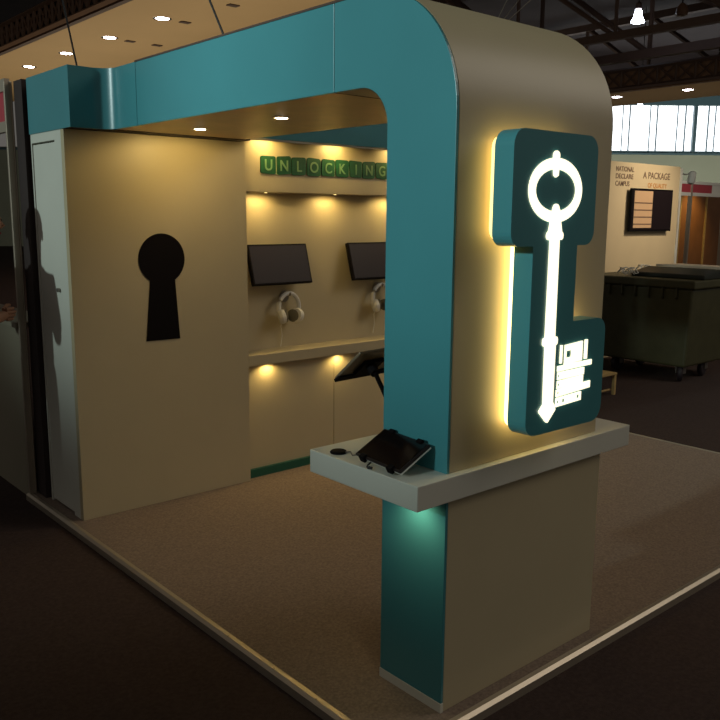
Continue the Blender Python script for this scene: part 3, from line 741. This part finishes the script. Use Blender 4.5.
# ------------------------------------------------------------------ person at the left edge
def skin_mesh(verts, edges, radii, m, name, parent, root=0, sub=2):
    me = bpy.data.meshes.new(name); me.from_pydata(verts, edges, []); me.materials.append(m)
    o = bpy.data.objects.new(name, me); COL.objects.link(o)
    md = o.modifiers.new('skin', 'SKIN'); md.use_smooth_shade = True
    for i, r in enumerate(radii):
        rr = r if isinstance(r, tuple) else (r, r)
        me.skin_vertices[0].data[i].radius = rr; me.skin_vertices[0].data[i].use_root = (i == root)
    s = o.modifiers.new('sub', 'SUBSURF'); s.levels = sub; s.render_levels = sub
    if parent: o.parent = parent
    dg = bpy.context.evaluated_depsgraph_get(); dg.update()
    nm = bpy.data.meshes.new_from_object(o.evaluated_get(dg)); o.modifiers.clear(); o.data = nm
    for p in nm.polygons: p.use_smooth = True
    return o
def person(loc, rz):
    t = thing('person', 'person in dark navy top and pale blue sleeve, cut off by the left frame edge', 'person', loc, (0, 0, rz)); t.scale = (1.06, 1.06, 1.06)
    # facing local -y; right arm bent, holding something at waist height
    ln = lambda x, y, z: (x, y-max(0, z-.95)*.36+(.0 if z > .93 else (.93-z)*.22), z-max(0, z-.95)*.04)
    V = [ln(*q) for q in [(0,0,.95), (0,0,1.08), (0,-.005,1.25), (0,0,1.42), (0,0,1.50), (0,-.01,1.56), (0,-.025,1.66), (0,-.015,1.73),
         (-.10,0,.90), (-.11,-.02,.50), (-.11,.01,.09), (-.115,-.14,.03),
         (.10,0,.90), (.11,-.02,.50), (.11,.01,.09), (.115,-.14,.03),
         (-.17,0,1.42), (-.235,.02,1.16), (-.19,-.17,1.15), (-.14,-.23,1.16),
         (.17,0,1.42), (.235,.03,1.16), (.21,-.16,1.15), (.17,-.22,1.16)]]
    HT = Matrix.Translation((0, -.262, -.028))     # the head's forward lean
    HF = Matrix.Translation((0, -.238, -.028))
    AT = Matrix.Translation((0, -.036, .042))      # the hands'
    E = [(0,1),(1,2),(2,3),(3,4),(4,5),(5,6),(6,7),(0,8),(8,9),(9,10),(10,11),(0,12),(12,13),(13,14),(14,15),(3,16),(16,17),(17,18),(18,19),(3,20),(20,21),(21,22),(22,23)]
    Rr = [(.15,.11),(.135,.1),(.15,.105),(.12,.09),(.05,.05),(.055,.06),(.078,.09),(.07,.08),
          .085,.058,.042,.03, .085,.058,.042,.03, .06,.045,.032,.027, .06,.045,.032,.027]
    body = skin_mesh(V, E, Rr, M['skin'], 'body', t)
    def cloth(ids, eds, grow, m, name):
        idx = {i: k for k, i in enumerate(ids)}
        return skin_mesh([V[i] for i in ids], [(idx[a], idx[b_]) for a, b_ in eds], [tuple(v+grow for v in (Rr[i] if isinstance(Rr[i], tuple) else (Rr[i], Rr[i]))) for i in ids], m, name, t)
    cloth([0,1,2,3,16,17,20,21], [(0,1),(1,2),(2,3),(3,16),(16,17),(3,20),(20,21)], .02, M['navy'], 'top')
    cloth([17,18], [(17,18)], .012, M['palecloth'], 'sleeve'); cloth([21,22], [(21,22)], .012, M['palecloth'], 'sleeve')
    cloth([0,1,8,9,10,12,13,14], [(0,1),(0,8),(8,9),(9,10),(0,12),(12,13),(13,14)], .012, M['trouser'], 'trousers')
    for s in (-1, 1):
        bm = B(); box(bm, s*.115-.045, s*.115+.045, 0, .27, 0, .075); obj.local = True; obj('shoe', bm, M['rubber'], t, .03, seg=3); obj.local = False
    # hair cap, face and fingers
    obj.local = True
    bm = B(); bmesh.ops.create_uvsphere(bm, u_segments=24, v_segments=16, radius=1)
    for v in bm.verts: v.co = Vector((v.co.x*.093, v.co.y*.108+.012, v.co.z*.1+1.705))
    bmesh.ops.delete(bm, geom=[v for v in bm.verts if v.co.y < -.055 and v.co.z < 1.74], context='VERTS'); bmesh.ops.transform(bm, matrix=HT, verts=bm.verts); obj('hair', bm, M['hair'], t, smooth=True)
    bm = B()
    for s in (-1, 1): bmesh.ops.create_uvsphere(bm, u_segments=10, v_segments=8, radius=.012, matrix=Matrix.Translation((s*.032, -.1, 1.675)))
    bmesh.ops.transform(bm, matrix=HF, verts=bm.verts); obj('eyes', bm, M['blackmatt'], t, smooth=True)
    bm = B(); tube(bm, [(0, -.108, 1.67), (0, -.125, 1.645), (0, -.11, 1.635)], [.008, .014, .008], 8); bmesh.ops.transform(bm, matrix=HF, verts=bm.verts); obj('nose', bm, M['skin'], t, smooth=True)
    bm = B(); tube(bm, [(-.024, -.1, 1.607), (0, -.11, 1.605), (.024, -.1, 1.607)], .006, 6); bmesh.ops.transform(bm, matrix=HF, verts=bm.verts); obj('mouth', bm, M['red'], t, smooth=True)
    for s in (-1, 1):
        bm = B(); bmesh.ops.create_uvsphere(bm, u_segments=10, v_segments=8, radius=1, matrix=Matrix.Translation((s*.088, -.01, 1.66)) @ Matrix.Diagonal((.012, .022, .032, 1))); bmesh.ops.transform(bm, matrix=HT, verts=bm.verts); obj('ear', bm, M['skin'], t, smooth=True)
        hx, hy, hz = s*.14 if s < 0 else .17, -.27, 1.11
        for k in range(4):
            ox = s*(-.02); L_ = (.03, .036, .033, .026)[k]
            z = hz+.028-k*.018
            bm = B(); tube(bm, [(hx, hy, z), (hx-s*.008, hy-L_, z), (hx-s*.028, hy-L_*1.5, z), (hx-s*.05, hy-L_*1.2, z-.002)], [.011, .0095, .009, .007], 8); bmesh.ops.transform(bm, matrix=AT, verts=bm.verts); obj('finger', bm, M['skin'], t, smooth=True)
        bm = B(); tube(bm, [(hx-s*.01, hy+.01, hz+.025), (hx-s*.03, hy-.015, hz+.045), (hx-s*.045, hy-.035, hz+.045)], [.012, .011, .008], 8); bmesh.ops.transform(bm, matrix=AT, verts=bm.verts); obj('thumb', bm, M['skin'], t, smooth=True)
    obj.local = False
    return t
person((-.78, 3.12, FZ), math.radians(90))

# ------------------------------------------------------------------ light
w = bpy.data.worlds.new('world'); sc.world = w; w.use_nodes = True
w.node_tree.nodes['Background'].inputs[0].default_value = (.74, .69, .62, 1)
w.node_tree.nodes['Background'].inputs[1].default_value = .14
def area(name, loc, target, sx, sy, power, col):
    l = bpy.data.lights.new(name, 'AREA'); l.shape = 'RECTANGLE'; l.size = sx; l.size_y = sy; l.energy = power; l.color = col
    o = bpy.data.objects.new(name, l); COL.objects.link(o); o.location = loc
    o.rotation_euler = (Vector(target)-Vector(loc)).to_track_quat('-Z', 'Y').to_euler(); return o
for n_, lo, ta, pw in (('left_daylight_fill', (-12, 3.4, 4.5), (-.2, 2.7, 2.7), 2100), ('left_daylight_fill', (-11, .5, 5.0), (0, .4, 2.6), 2700)):  # unseen spots added for cool daylight, cones leave the lower faces dark
    spot(n_, lo, ta, pw, (.80, 1., .96), 22, .9, .25)
area('hall_light_right', (9, -5, 8), (3, 1, 0), 5, 5, 260, (1, .9, .76))
area('mezzanine_fill', (5.5, 14, 1.2), (5.5, 14, 5), 3, 16, 200, (1, .88, .66))  # no such fixture, hidden fill added to even out the tan soffit
area('mezzanine_fill', (19, 8, 1.5), (19, 8, 5), 2, 16, 32, (1, .86, .72))  # second added fill, brightens the far mezzanine from out of view
pw0, pw1 = Rm @ Vector((12, -10, .6)), Rm @ Vector((12, 0, 4.6))
area('far_wall_fill', pw0, pw1, 34, 1.0, 1600, (.98, 1, .90))  # unseen fill added behind the stands to lighten the far wall

sc.view_settings.view_transform = 'Standard'; sc.view_settings.look = 'None'
sc.view_settings.exposure = 0; sc.view_settings.gamma = 1; sc.view_settings.use_curve_mapping = False
